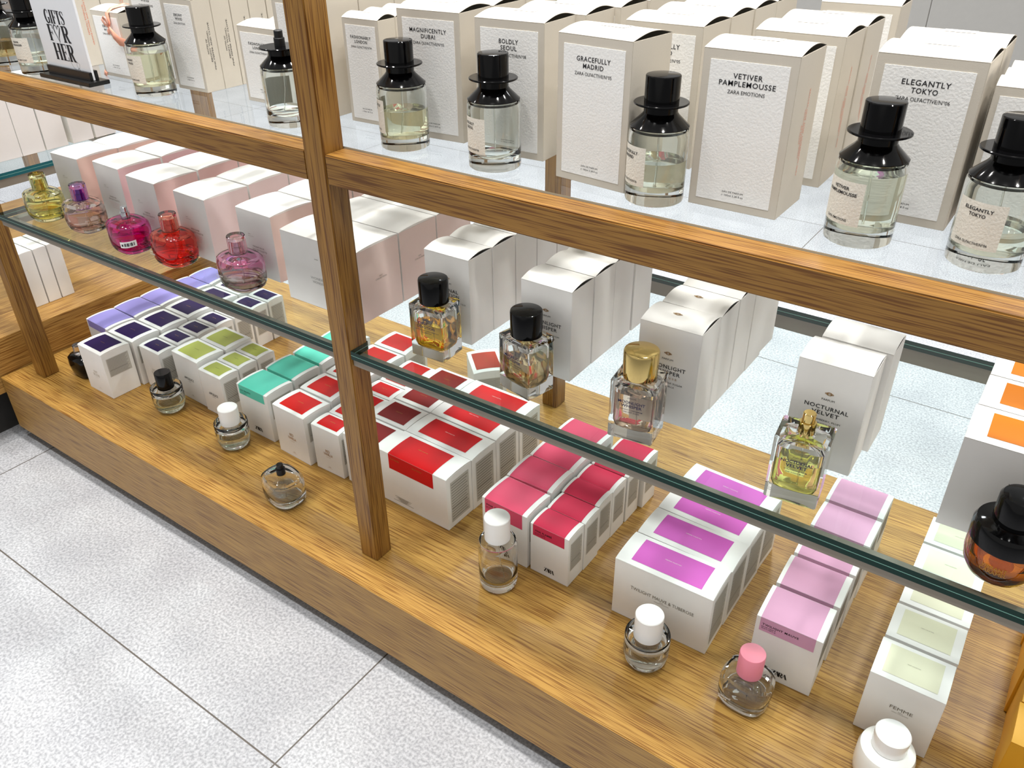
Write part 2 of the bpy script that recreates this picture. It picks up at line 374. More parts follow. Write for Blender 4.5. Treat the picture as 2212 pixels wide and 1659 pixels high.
# ------------------------------------------------------------------ setting
ZP, ZG, ZU = 0.168, 0.578, 0.8625
def build_floor():
    m, nt, b = new_mat('grey_stone_tile')
    tc = N(nt, 'ShaderNodeTexCoord'); sep = N(nt, 'ShaderNodeSeparateXYZ'); nt.links.new(tc.outputs['Object'], sep.inputs[0])
    def line(out, off, pitch, wd):
        a = N(nt, 'ShaderNodeMath', operation='ADD'); a.inputs[1].default_value = -off + pitch / 2 + 50 * pitch; nt.links.new(out, a.inputs[0])
        f = N(nt, 'ShaderNodeMath', operation='MODULO'); f.inputs[1].default_value = pitch; nt.links.new(a.outputs[0], f.inputs[0])
        s = N(nt, 'ShaderNodeMath', operation='SUBTRACT'); s.inputs[1].default_value = pitch / 2; nt.links.new(f.outputs[0], s.inputs[0])
        ab = N(nt, 'ShaderNodeMath', operation='ABSOLUTE'); nt.links.new(s.outputs[0], ab.inputs[0])
        l = N(nt, 'ShaderNodeMath', operation='LESS_THAN'); l.inputs[1].default_value = wd; nt.links.new(ab.outputs[0], l.inputs[0]); return l
    lx = line(sep.outputs[0], 1.171, 1.067, 0.0014); ly = line(sep.outputs[1], -0.237, 0.533, 0.0014)
    mx = N(nt, 'ShaderNodeMath', operation='MAXIMUM'); nt.links.new(lx.outputs[0], mx.inputs[0]); nt.links.new(ly.outputs[0], mx.inputs[1])
    n1 = N(nt, 'ShaderNodeTexNoise'); n1.inputs['Scale'].default_value = 210; n1.inputs['Detail'].default_value = 4
    n2 = N(nt, 'ShaderNodeTexNoise'); n2.inputs['Scale'].default_value = 7; n2.inputs['Detail'].default_value = 5
    n3 = N(nt, 'ShaderNodeTexVoronoi'); n3.inputs['Scale'].default_value = 95
    for n in (n1, n2, n3): nt.links.new(tc.outputs['Object'], n.inputs['Vector'])
    r1 = N(nt, 'ShaderNodeValToRGB'); r1.color_ramp.elements[0].position = .36; r1.color_ramp.elements[1].position = .62
    r1.color_ramp.elements[0].color = (*lin((152, 154, 158)), 1); r1.color_ramp.elements[1].color = (*lin((192, 194, 198)), 1)
    nt.links.new(n1.outputs['Fac'], r1.inputs[0])
    r2 = N(nt, 'ShaderNodeValToRGB'); r2.color_ramp.elements[0].position = .35; r2.color_ramp.elements[1].position = .65
    r2.color_ramp.elements[0].color = (.86, .86, .87, 1); r2.color_ramp.elements[1].color = (1, 1, 1, 1)
    nt.links.new(n2.outputs['Fac'], r2.inputs[0])
    r3 = N(nt, 'ShaderNodeValToRGB'); r3.color_ramp.elements[0].position = .02; r3.color_ramp.elements[1].position = .16
    r3.color_ramp.elements[0].color = (.86, .86, .87, 1); r3.color_ramp.elements[1].color = (1, 1, 1, 1)
    nt.links.new(n3.outputs['Distance'], r3.inputs[0])
    a = N(nt, 'ShaderNodeMix', data_type='RGBA', blend_type='MULTIPLY'); a.inputs[0].default_value = 1
    nt.links.new(r1.outputs[0], a.inputs[6]); nt.links.new(r2.outputs[0], a.inputs[7])
    a2 = N(nt, 'ShaderNodeMix', data_type='RGBA', blend_type='MULTIPLY'); a2.inputs[0].default_value = 1
    nt.links.new(a.outputs[2], a2.inputs[6]); nt.links.new(r3.outputs[0], a2.inputs[7])
    g = N(nt, 'ShaderNodeMix', data_type='RGBA'); g.inputs[7].default_value = (*lin((84, 78, 72)), 1)
    nt.links.new(mx.outputs[0], g.inputs[0]); nt.links.new(a2.outputs[2], g.inputs[6]); nt.links.new(g.outputs[2], b.inputs['Base Color'])
    b.inputs['Roughness'].default_value = .5
    q = Geo(); q.box(-10, 6, -4, 6, -0.05, 0); return q.build('floor', m)
tag(build_floor(), 'grey speckled stone tile floor with thin joints around the display', kind='structure')
g = Geo()
for i in range(13): g.box(-10 + i * 1.2, -10 + i * 1.2 + 1.19, 5.5, 5.54, 0, 2.6)
tag(g.build('wall_back', plain((222, 219, 213), .4, .05, name='grey_metal_panels')), 'grey metal panelled wall behind the display', kind='structure')

# --- the oak display unit
unit = root('display_shelf_unit', 'long oak display unit with low plinth, square posts and upper rail', 'shelf unit', (0, 0, 0))
g = Geo(); g.box(0, 3.0, 0, 0.72, 0.030, ZP); g.build('plinth', WP, unit, bevel=0.0012)
g = Geo(); g.box(0.05, 2.95, 0.06, 0.66, 0.0, 0.030); g.build('toe_kick', plain((40, 38, 36), .7, name='dark_kick'), unit)
for px in (0.0540, 1.0965, 2.139):
    for py in (0.056, 0.617):
        g = Geo(); g.box(px, px + 0.036, py, py + 0.0365, ZP, 1.75); g.build('post', WZ, unit, bevel=0.0015)
for (a, b_) in ((-0.9, 0.054), (0.090, 1.0965), (1.1325, 2.139), (2.175, 3.0)):
    for py in (0.057, 0.618):
        g = Geo(); g.box(a + .0002, b_ - .0002, py, py + 0.0355, 0.8215, 0.8605); g.build('upper_rail', WX, unit, bevel=0.0016)
for a, b_ in ((0.148, 1.0960), (1.1330, 2.1385), (2.1755, 3.0)):
    g = Geo(); g.box(a, b_, 0.060, 0.082, 0.552, 0.5640); g.build('steel_rail', STEEL, unit, bevel=0.001)
g = Geo(); g.box(0.148, 3.0, 0.537, 0.560, 0.540, 0.5640); g.build('steel_rail', STEEL, unit, bevel=0.001)
g = Geo(); g.box(0.148, 0.17, 0.083, 0.536, 0.552, 0.5640); g.build('steel_rail', STEEL, unit, bevel=0.001)
def slab(name, x0, x1, y0, y1, z0, z1, glassm, edge, line, lab, notch=()):
    front = [(x0, y0)]
    for a, b, yn in notch: front += [(a, y0), (a, yn), (b, yn), (b, y0)]
    ring = front + [(x1, y0), (x1, y1), (x0, y1)]; k = len(ring)
    o = Geo(); o.add([(*p, z1) for p in ring], [tuple(range(k))], 0); o.add([(*p, z0) for p in ring], [tuple(range(k))[::-1]], 0)
    def strip(a, b, za, zb, mi): o.quad((*a, za), (*b, za), (*b, zb), (*a, zb), mi)
    cs = [(ring[i], ring[(i + 1) % k]) for i in range(k)]
    zm = (z0 + z1) / 2; t = (z1 - z0) * .03
    for a, b in cs:
        if line: strip(a, b, z0, zm - t, 1); strip(a, b, zm - t, zm + t, 2); strip(a, b, zm + t, z1, 1)
        else: strip(a, b, z0, z1, 1)
    return tag(o.build(name, [glassm, edge, line or edge]), lab, 'glass shelf')
slab('glass_shelf', 0.146, 3.0, 0.0575, 0.5345, 0.5642, ZG - .0004, SHELF, EDGE, EDGEL, 'lower glass shelf with dark green laminated edge over the oak plinth', ((1.0960, 1.1330, .0930), (2.1385, 2.1755, .0930)))
GU1 = slab('glass_shelf', -0.9, 3.0, 0.0932, 0.6165, 0.8530, ZU - .0004, SHELF_UP, EDGEC, None, 'upper clear glass shelf lying behind the oak rail')

# --- the neighbouring unit on the left
nb = root('display_shelf_unit', 'neighbouring oak display unit with a higher plinth at the left edge', 'shelf unit', (0, 0, 0))
g = Geo(); g.box(-0.9, -0.003, -0.12, 0.72, 0.1245, 0.2555); g.build('plinth', wood('oak_veneer_across', 1, (176, 136, 74), (152, 112, 54)), nb, bevel=0.0012)
for py in (0.056, 0.617):
    g = Geo(); g.box(-0.9365, -0.9005, py, py + 0.0365, 0.0, 1.75); g.build('post', WZ, nb, bevel=0.0015)
g = Geo(); g.box(-0.85, -0.06, -0.05, 0.65, 0.0, 0.1245); g.build('toe_kick', plain((40, 38, 36), .7, name='dark_kick'), nb)
g = Geo(); g.box(-0.9, -0.108, 0.08, 0.105, 0.545, 0.5640); g.box(-0.125, -0.108, 0.105, 0.53, 0.545, 0.5640); g.box(-0.9, -0.108, 0.5301, 0.56, 0.540, 0.5640); g.build('steel_rail', STEEL, nb)
slab('glass_shelf', -0.9, -0.105, 0.06, 0.5345, 0.5642, ZG - .0004, SHELF, EDGE2, EDGEL, 'glass shelf with teal edge on the neighbouring unit at far left')
for i, y in enumerate((0.235, 0.2925, 0.352, 0.421, 0.483)):
    if i == 0: c0 = carton('tall plain white carton on the far left glass shelf, front of its row', 'tall white cartons on the far left glass shelf', (-0.275, y, ZG), 0, 0.085, 0.056, 0.17, side=plain((232, 224, 222), .5, name='pinkish_card'))
    else: copy_tree(c0, 'tall plain white carton on the far left glass shelf, %s back in its row' % ORD[i], (-0.275, y, ZG))
for i, y in enumerate((0.1625, 0.1965, 0.2305)):
    if i == 0: c0 = carton('thin white carton on the higher plinth, front of its row', 'thin white cartons on the higher oak plinth', (-0.195, y, .2560), 0, 0.11, 0.031, 0.138, prints=[('z', (.055, .03, .012, .045), INK)], bulge=.001)
    else: copy_tree(c0, 'thin white carton on the higher plinth, %s back in its row' % ORD[i], (-0.195, y, .2560))

# ------------------------------------------------------------------ cartons on the upper shelf
GU = 'beige perfume cartons on the upper glass shelf'
def upr(title, line3, w=.094, h=.1538, size='100ml 3.38 fl oz', side=None, ink=INK, notes=INKO):
    k = w / .094 if w > .07 else .78; p = []
    y = h - .0225
    for t, ww in title: p.append(('fb', (t, w / 2, y, .0047 * (1 if w > .09 else .8), ww * k), INK)); y -= .0069 * (1 if w > .09 else .8)
    p.append(('f', (line3, w / 2, y - .001, .0034 * (1 if w > .09 else .8), .047 * k if 'OLF' in line3 else .037 * k), INK))
    p += [('ff', ('EAU DE PARFUM', w / 2, .0195, .0017, .022 * k), INK), ('ff', ('\u212e ' + size, w / 2, .0160, .0019, .023 * k), INK)]
    if side:
        for i, (t, wd) in enumerate(side): p.append(('s', (t, h * .5, (.030 if w > .09 else .011) + .0042 * i, .0024, wd), notes))
    return p
UK = dict(front=BEIGE, bulge=.0056, sheet=True, lid_mat=BEIGE, seal=True)
VPS = [('PINK GRAPEFRUIT SPLIT AND VETIVER', .085), ('MANDARIN REACTION,', .048), ('NOTES OF', .018)]
def ucol(desc, x, yy, yaw, w, d, h, title, l3, side=None, notes=INKO, size='100ml 3.38 fl oz', xs=None):
    column(desc, GU, x, yy, ZU, yaw, w, d, h, xs=xs, panel=((.0082, .0095, .0085) if w > .09 else (.0055, .008, .0055)), prints=upr(title, l3, w, h, size, side, notes=notes), **UK)
ucol('large beige carton with orange side print behind the gift sign', .298, ys(.1721, 4, .0735), 0, .094, .0725, .1538, [('FLEUR', .026), ("D'ORANGER", .044)], 'ZARA EMOTIONS', [('ORANGE FLOWER AND WHITE MUSK', .085), ('NEROLI ESSENCE,', .05)])
ucol('large beige carton right of the ribboned one', .562, ys(.195, 3, .0735), 0, .094, .0725, .1538, [('EBONY', .026), ('WOOD', .022)], 'ZARA EMOTIONS')
ucol('narrow beige carton with black side print', .672, ys(.181, 5, .0357), 1, .0715, .0345, .134, [('EBONY', .026), ('WOOD', .022)], 'ZARA EMOTIONS', [('PINK PEPPER AND CLOVE.', .070), ('EBONY WOOD,', .046), ('NOTES OF', .022)], INK, '30ml 1.01 fl oz')
ucol('tall plain sided beige carton behind the tall oak post', .9278, ys(.181, 5, .0733), 0, .094, .0725, .1538, [('FLEUR', .026)], 'ZARA EMOTIONS', [('NOTES OF', .018)], INKR)
ucol('short wide beige carton left of the oak post', .8345, ys(.188, 2, .061), 0, .085, .06, .1065, [('FASHIONABLY', .046), ('LONDON', .028)], 'ZARA OLFACTIVE/N\u00ba04', size='30ml 1.01 fl oz')
ucol('small narrow beige carton just right of the oak post', 1.0523, ys(.1893, 4, .0378), [1, -3, 2, 0], .0635, .037, .134, [('FASHIONABLY', .046), ('LONDON', .028)], 'ZARA OLFACTIVE/N\u00ba04', size='30ml 1.01 fl oz')
ucol('large beige carton behind the half full yellowish bottle', 1.1601, ys(.1792, 5, .0735), [4, 1, 0, 0, 0], .094, .0725, .1538, [('MAGNIFICENTLY', .055), ('DUBAI', .021)], 'ZARA OLFACTIVE/N\u00ba03', [('NOTES OF', .018)], INK)
ucol('large beige carton behind the nearly empty bottle', 1.2860, ys(.1732, 5, .0738), [3, 2, 1, 0, 1], .094, .0725, .1538, [('BOLDLY', .026), ('SEOUL', .022)], 'ZARA OLFACTIVE/N\u00ba08', [('NOTES OF', .020)], INK, xs=[1.286, 1.296, 1.302, 1.304, 1.306])
ucol('large beige carton standing slightly turned at the upper shelf edge', 1.4211, [.1417], -5.8, .094, .0725, .1538, [('GRACEFULLY', .043), ('MADRID', .026)], 'ZARA OLFACTIVE/N\u00ba05')
ucol('large beige carton standing behind the slightly turned one', 1.4437, ys(.2469, 4, .0738), [0, 1, 0, -1], .094, .0725, .1538, [('GRACEFULLY', .043), ('MADRID', .026)], 'ZARA OLFACTIVE/N\u00ba05')
ucol('large beige carton with coral side print nearest the shelf edge', 1.5833, [.1459], 0, .094, .0725, .1538, [('VETIVER', .029), ('PAMPLEMOUSSE', .056)], 'ZARA EMOTIONS', VPS)
ucol('large beige carton with coral side print behind the foremost one', 1.5882, ys(.2638, 2, .0745), [.9, .5], .094, .0725, .1538, [('VETIVER', .029), ('PAMPLEMOUSSE', .056)], 'ZARA EMOTIONS', VPS)
ucol('large beige carton farthest back on the upper shelf, alone near the grey wall', 1.583, [.497], 3, .094, .0725, .1538, [('VETIVER', .029), ('PAMPLEMOUSSE', .056)], 'ZARA EMOTIONS')
ucol('large beige carton at right behind the full bottle', 1.7274, ys(.2073, 2, .0768), [.2, .5], .094, .0725, .1538, [('ELEGANTLY', .042), ('TOKYO', .023)], 'ZARA OLFACTIVE/N\u00ba06')
ucol('smaller beige carton at the far right edge of the upper shelf', 1.829, ys(.2178, 3, .0378), [1, 0, 1], .0715, .036, .134, [('ELEGANTLY', .042), ('TOKYO', .023)], 'ZARA OLFACTIVE/N\u00ba06', size='30ml 1.01 fl oz')
# carton tied with a ribbon
rb = carton('short beige carton tied with a peach satin ribbon beside the gift sign', GU, (.4785, .1728, ZU), 0, .0797, .060, .1035, panel=(.0055, .008, .0055), prints=upr([('EBONY', .026), ('WOOD', .022)], 'ZARA EMOTIONS', .0797, .1035, '30ml 1.01 fl oz'), **{**UK, 'seal': False})
PEACH = plain((238, 168, 142), .3, name='peach_satin', coat=.2)
def ribbon(pts, wdir, wd, name='ribbon'):
    g = Geo(); vs = []
    for p, s in pts: vs += [Vector(p) - Vector(wdir) * wd * s / 2, Vector(p) + Vector(wdir) * wd * s / 2]
    g.add(vs, [(2 * i, 2 * i + 1, 2 * i + 3, 2 * i + 2) for i in range(len(pts) - 1)])
    o = g.build(name, PEACH, rb, smooth=True); md = o.modifiers.new('thickness', 'SOLIDIFY'); md.thickness = .0005; md.offset = 0; return o
ribbon([((.062, .058, .1050), 1), ((.058, .030, .1138), 1), ((.053, .008, .1090), 1), ((.052, -.0018, .1020), 1), ((.0535, -.0024, .088), .8), ((.055, -.005, .0815), .5)], (1, 0, 0), .009)
ribbon([((.055, -.006, .0815), .5), ((.062, -.009, .079), 1), ((.070, -.010, .072), 1.5), ((.079, -.007, .062), 1.6), ((.0815, .004, .057), 1.4), ((.0815, .012, .053), 1.2)], (.35, 0, .93), .009, 'ribbon_tail')
ribbon([((.055, -.006, .0815), .5), ((.050, -.0085, .086), 1), ((.047, -.010, .094), 1.1), ((.052, -.0105, .0975), 1.1), ((.0565, -.009, .092), 1.0), ((.0555, -.0065, .083), .5)], (.8, -.2, .5), .008, 'bow')
ribbon([((.055, -.006, .0815), .5), ((.051, -.006, .077), 1), ((.0495, -.004, .070), 1.2)], (.9, 0, .3), .007, 'ribbon_tail')
ribbon([((-.0012, .030, .016), 1), ((-.0012, -.0012, .004), 1), ((.006, -.0014, .0012), 1)], (0.5, 0, .86), .009)

# gift sign
sg = root('counter_sign', 'white gift sign card in a black slotted base at the shelf edge', 'sign', (.398, .100, ZU), 0)
g = Geo(); g.box(0, .150, 0, .037, 0, .0065); g.box(.012, .140, .0105, .0155, .0065, .020); g.box(.012, .140, .0205, .0255, .0065, .022); g.build('sign_base', MBLACK, sg, bevel=.0006)
g = Geo(); g.box(.006, .138, .0160, .0200, .0068, .134); card = g.build('sign_card', plain((236, 239, 244), .35, name='sign_card_white'), sg, bevel=.0003)
g = Geo(); F = Frame((.006, .0160, .0068), (1, 0, 0), (0, 0, 1))
serif_text(g, F, 'GIFTS', .064, .0915, .0205, .058); serif_text(g, F, 'F', .0415, .0665, .0250, .018); serif_text(g, F, '*', .0620, .0660, .0270, .021); serif_text(g, F, 'R', .0845, .0665, .0250, .022)
serif_text(g, F, 'HER', .066, .0375, .0260, .060)
stroke(g, F, [(.060, .058 - .006), (.061, .046)], .0004)
sw = [(.078, .0235), (.083, .015), (.092, .0125), (.100, .0165), (.103, .0225), (.0975, .0255), (.0935, .0205), (.097, .0150), (.104, .0115)]
stroke(g, F, sw, .0004); g.build('lettering', INK, sg)

# ------------------------------------------------------------------ cartons on the lower glass shelf
GM = 'white toilet water cartons on the lower glass shelf'
def mcol(desc, x, y, yaw, title, side, n=3, xs=None):
    w, d, h = .088, .089, .114
    pr = [('f', ('ZARA', w * .30, h * .64, .0012, .006), INKG), ('f', ('EAU DE TOILETTE', w * .34, h * .61, .0009, .014), INKG),
          ('f', (title, w * .50, h * .46, .0026, .0021 * len(title)), INKG), ('f', ('EAU DE TOILETTE', w * .53, h * .415, .0026, .036), INKG)]
    pr += [('f', ('90 ml \u212e 3.04 fl. oz  NATURAL SPRAY', w * .5, h * (.36 - .03 * i), .0010, .034 - .004 * i), plain((224, 150, 160), .5, name='pale_pink_ink')) for i in range(4)]
    column(desc, GM, x, ys(y, n, .0915), ZG, yaw, w, d, h, xs=xs, side=plain(side, .5, name='tinted_card'), bulge=.0030, prints=pr)
mcol('off white carton with peach side behind the yellow bottle', .2371, .1531, 2, 'TUBEROSE', (236, 205, 192), 3)
mcol('off white square carton with rose side behind the purple capped bottle', .3592, .1675, -2, 'WONDER ROSE', (230, 196, 200))
mcol('off white square carton with salmon side behind the magenta bottle', .4898, .1526, -1.2, 'TUBEROSE', (234, 198, 194))
mcol('off white square carton with pale mauve side behind the red bottle', .6336, .1500, -1.9, 'PINK FLAMB\u00c9', (232, 212, 212))
mcol('bright white carton with cream pink side behind the pink grey bottle', .7878, .1586, -1.6, 'TWILIGHT MAUVE', (236, 214, 206))
column('wide white carton with pink side behind the tall oak post', 'wide white cartons behind the oak post', .9286, ys(.1295, 3, .0895), ZG, 0, .164, .0875, .115, side=plain((234, 212, 206), .5, name='tinted_card'), bulge=.0030,
       prints=[('f', ('WONDER ROSE', .082, .050, .0040, .050), plain((176, 176, 174), .5, name='pale_grey_ink')), ('f', ('WONDER SUBLIME', .085, .0435, .0040, .050), plain((176, 176, 174), .5, name='pale_grey_ink')), ('f', ('ZARA', .088, .038, .0018, .010), INKG), ('f', ('ZARA', .075, .083, .0014, .008), INKG), ('r', ('DAY', .044, .064, .0022, .007), INKG), ('r', ('COLLECTION', .044, .060, .0022, .024), INKG), ('t', ('\u039bRA', .08, .05, .004, .014), INKW)])
GP = 'white arched lid parfum cartons on the lower glass shelf'
def pcol(desc, x, yy, yaw, t1, t2, sub, lower, top_logo=False, w=.078, d=.0553, h=.1315, xs=None):
    pr = [('c', (w / 2, h * .735, .0045), INKGOLD), ('f', ('PARFUM', w / 2, h * .675, .0024, .014), INK),
          ('fb', (t1, w / 2, h * .595, .0049, .0053 * len(t1)), INK), ('fb', (t2, w / 2, h * .54, .0049, .0050 * len(t2)), INK)]
    if sub: pr.append(('f', (sub, w / 2, h * .485, .0024, .028), INKGOLD))
    for i, (t, ww) in enumerate(lower): pr.append(('f', (t, w / 2, h * ((.435 if sub else .47) - .037 * i), .0022, ww), INK))
    if top_logo: pr.append(('ct', (w * .46, d * .46, .0055), INKGOLD))
    column(desc, GP, x, yy, ZG, yaw, w, d, h, xs=xs, bulge=.0046, sheet=True, prints=pr)
pcol('white arched parfum carton behind the amber bottle with black cap', 1.1889, ys(.1665, 5, .0570), 1, 'ETERNAL', 'DEVOTION', None, [('BLACKCURRANT, ROSE TURKEY E.O', .062), ('AND AMBROXAN', .028)])
pcol('white arched parfum carton behind the brownish bottle with black cap', 1.3576, [.1622, .2195, .2745, .3355], .5, 'MOONLIGHT', 'WHISPER', None, [('PISTACHIO, CARDAMOM', .042), ('AND PINK SUGAR', .030)])
pcol('white arched parfum carton with gold lid emblem', 1.5383, [.1491, .2060, .2625, .3190, .3745], [1.5, 0, 0, 0, -1], 'MOONLIGHT', 'WHISPER', 'I N T E N S E', [('PISTACHIO, MILK SUGAR', .044), ('AND VANILLA', .024)], True, xs=[1.5383, 1.5385, 1.539, 1.5395, 1.537, 1.541])
pcol('white arched parfum carton behind the uncapped gold sprayer bottle', 1.7220, ys(.1678, 2, .060), [.9, 0], 'NOCTURNAL', 'VELVET', None, [('STRAWBERRY, PLUM', .036), ('AND SUNNY MUSK', .030)], xs=[1.722, 1.7275])
NC = lambda y: ('t', ('NIGHT COLLECTION', .078, y, .0022, .030), INKW)
column('wide white carton with burnt orange top label', 'white cartons with burnt orange labels', 1.8971, ys(.1438, 3, .071), ZG, 1.2, .156, .069, .110, bulge=.002, sticker=((196, 112, 22), .018, .010, .058, 0),
       prints=[NC(.034), ('f', ('VIBRANT', .066, .070, .0062, .034), INKG), ('f', ('CARAMEL', .066, .0625, .0062, .036), INKG), ('f', ('ZARA', .066, .057, .0016, .008), INKG), ('f', ('NIGHT COLLECTION', .066, .0545, .0016, .022), INKG)])

# ------------------------------------------------------------------ cartons on the plinth
def sm(col): return 'white cartons with %s labels on the oak plinth' % col
BW, BD, BH = .091, .068, .110; SW, SD, SH = .073, .046, .101; WW, WD, WH = .156, .069, .112
INFO_B = (.008, .060, .052, .096); INFO_S = (.006, .040, .030, .088)
DARK = (40, 18, 74)
topline = lambda w, d, t, ink, ww=.016: ('t', (t, w / 2, d / 2, .0014, ww), ink)
def bcol(desc, colname, x, yy, yaw, rgb, front_prints, wrap=0, mx=.012, ink=INKGOLD, xs=None, info=INFO_B, toptxt='COLLECTION', side=None):
    st = (rgb, mx, (.008 if not wrap else 0.0), (.060 if not wrap else .0675), wrap) if not wrap else (rgb, .006, 0.0, .0672, wrap, .009)
    column(desc, sm(colname), x, yy, ZP + .0003, yaw, BW, BD, BH, xs=xs, bulge=.003, sticker=st, prints=front_prints + ([] if wrap else [topline(BW, BD, toptxt, ink)]), info=info)
def scol(desc, colname, x, yy, yaw, rgb, front_prints, wrap=0, ink=INKGOLD, xs=None, toptxt='COLLECTION'):
    st = (rgb, .010, .006, .040, 0) if not wrap else (rgb, .005, 0.0, .0455, wrap, .008)
    column(desc, sm(colname), x, yy, ZP + .0003, yaw, SW, SD, SH, xs=xs, bulge=.003, sticker=st, prints=front_prints + ([] if wrap else [topline(SW, SD, toptxt, ink, .013)]), info=INFO_S)
def name_print(w, h, lines, ink=INKG, foot=True):
    p = [('f', (t, w / 2, h * (.50 - .075 * i), .0060, ww), ink) for i, (t, ww) in enumerate(lines)]
    p.append(('f', ('EAU DE PARFUM', w / 2, h * (.50 - .075 * len(lines)) + .001, .0012, .012), ink))
    if foot: p += [('ff', ('ZARA', w / 2, .0130, .0018, .006), ink), ('ff', ('90 ml \u212e 3.04 fl. oz', w / 2, .0102, .0012, .012), ink)]
    return p
band = lambda t, w, h: [('fb', (t, .009 + .0018 * len(t) * w / .091 + .0005, h - .0105, .0036, .0036 * len(t) * w / .091), INK), ('fb', ('EAU DE TOILETTE', .019, h - .0152, .0018, .020), INK), ('fb', ('90 ml \u212e 3.04 fl. oz', .019, h - .0182, .0018, .020), INK)]
RV = [('RED', .011), ('VANILLA', .024)]
bcol('white carton with lavender top label', 'lavender', .1167, ys(.1761, 5, .0706), [-2.7, -.9, -1, 0, 0], (150, 140, 206), [], wrap=.017)
bcol('white carton with dark purple label pulled forward of the rest', 'dark purple', .2127, [.0969], -.8, DARK, name_print(BW, BH, [('NUIT', .014), ('DE SOIE', .024)], plain((200, 192, 176), .4, name='pale_gold_ink')))
bcol('white carton with dark purple label in the large size row', 'dark purple', .2165, ys(.1690, 5, .0725), [.3, -1, -1, 0, 0], DARK, name_print(BW, BH, RV), xs=[.2165, .2225, .2215, .2205, .2205])
scol('small white carton with dark purple label', 'dark purple', .3162, ys(.1777, 7, .0508), [-.9, -1, 0, 0, 0, 1, 0], DARK, name_print(SW, SH, [('NUIT', .012), ('DE SOIE', .020)], plain((200, 192, 176), .4, name='pale_gold_ink')))
bcol('large white carton with olive green label', 'olive green', .4110, ys(.1958, 2, .0695), [-1.9, -1], (178, 184, 92), name_print(BW, BH, [('APPLEJUICE', .034)], INK), ink=INK, xs=[.4110, .4175])
scol('small white carton with olive green label', 'olive green', .5101, ys(.1883, 3, .0490), [-1, -1, -1], (178, 184, 92), name_print(SW, SH, [('APPLEJUICE', .030)], INK), ink=INK)
bcol('white carton with turquoise wrapping label', 'turquoise', .6350, ys(.1888, 4, .0755), [-.4, -1.5, -1, 0], (98, 208, 184), band('GO FRUITY', BW, BH) + [('z', (.046, .0165, .0085, .022), INK)], wrap=.021)
bcol('large white carton with bright red label', 'bright red', .7540, ys(.1790, 5, .0720), [-2.3, -1, 0, 0, 0], (206, 28, 24), name_print(BW, BH, RV, INKGOLD))
scol('small white carton with bright red label', 'bright red', .8560, ys(.1827, 6, .0480), [.5, 0, 0, 0, 0, 0], (206, 20, 20), name_print(SW, SH, RV, INKGOLD))
bcol('white carton with dark red label just right of the oak post', 'dark red', .9380, ys(.1870, 4, .0718), [0, 0, 0, 0], (132, 22, 16), name_print(BW, BH, RV, INKGOLD))
bcol('loose white carton with rust red label standing askew behind the red ones', 'rust red', .9457, [.5495], -42.6, (176, 60, 42), name_print(BW, BH, RV, INKGOLD))
# wide cartons: red and violet
def wide(desc, colname, x, yy, yaw, rgb, wrap, prints_, xs=None):
    st = (rgb, .022, 0.0, .0600, wrap, .030) if wrap else (rgb, .022, .009, .060, 0)
    return column(desc, sm(colname), x, yy, ZP + .0003, yaw, WW, WD, WH, xs=xs, bulge=.003, sticker=st, prints=prints_, info=(.010, .060, .012, .100))
low = [('l', (.030 + a, .070 - a, .020 - .0016 * i, .0006), INKG) for i, a in enumerate((0, .008, .003, .010, .006, .012, -.004))]
wide('wide white carton with red label folded over its front', 'red wide', 1.0294, [.1865], -.9, (208, 20, 24), .032, low + [('f', ('Red Vanilla', .038, WH - .008, .0030, .020), INKGOLD), ('f', ('Black Amber', .090, WH - .008, .0030, .022), INKGOLD), ('t', ('URBAN COLLECTION', .074, .036, .0018, .022), INKGOLD)])
wide('wide white carton with red top label behind the folded one', 'red wide', 1.0316, ys(.2569, 3, .0722), [-1.2, -1.3, -.5], (208, 20, 24), 0, [('t', ('URBAN COLLECTION', .076, .036, .0018, .022), INKW)])
FP = lambda w, h, s: band('PINK FLAMB\u00c9', w, h) + [('z', (.046 * w / .091, .0155, .0085 * s, .020 * s), INK)]
bcol('large white carton with pink wrapping label', 'pink', 1.2590, ys(.1881, 4, .0708), [-1.1, .8, -.8, -2], (222, 82, 112), FP(BW, BH, 1), wrap=.030)
scol('small white carton with deep pink wrapping label', 'deep pink', 1.3555, [.1890, .2359, .2841, .3302, .3790, .4320], [-.4, -.1, -.2, -.3, 0, -1], (212, 56, 86), FP(SW, SH, .95), wrap=.022, xs=[1.3555, 1.3572, 1.3541, 1.3552, 1.357, 1.3640])
wide('wide white carton with violet top label', 'violet', 1.5115, ys(.1864, 4, .0712), [1.2, 0, -1.2, -2.2], (206, 98, 188), 0, [('t', ('WEEKEND COLLECTION', .078, .035, .0018, .026), INKW), ('f', ('TWILIGHT MAUVE & TUBEROSE', .080, .068, .0060, .102), INKG), ('f', ('ZARA', .080, .0625, .0014, .006), INKG), ('f', ('WEEKEND COLLECTION', .080, .0600, .0014, .024), INKG)])
bcol('white carton with mauve pink wrapping label', 'mauve pink', 1.7270, ys(.2020, 5, .0755), [1.8, 1.2, .8, -.5, 0], (214, 160, 190), band('TWILIGHT MAUVE', BW, BH)[:1] + band('TWILIGHT MAUVE', BW, BH)[1:] + [('z', (.046, .0165, .0090, .022), INK)], wrap=.024)
bcol('white carton with cream top label in the rightmost white row', 'cream', 1.8818, ys(.1949, 5, .0735), [.9, .7, .3, 0, 0], (228, 226, 200), [('f', ('FEMME', .048, .066, .0055, .028), INKG), ('f', ('ZARA', .048, .0605, .0014, .006), INKG), ('f', ('NIGHT COLLECTION', .048, .0580, .0014, .020), INKG)], ink=INKG, info=None, toptxt='NIGHT COLLECTION')
YEL = plain((226, 164, 40), .45, name='amber_yellow_card')
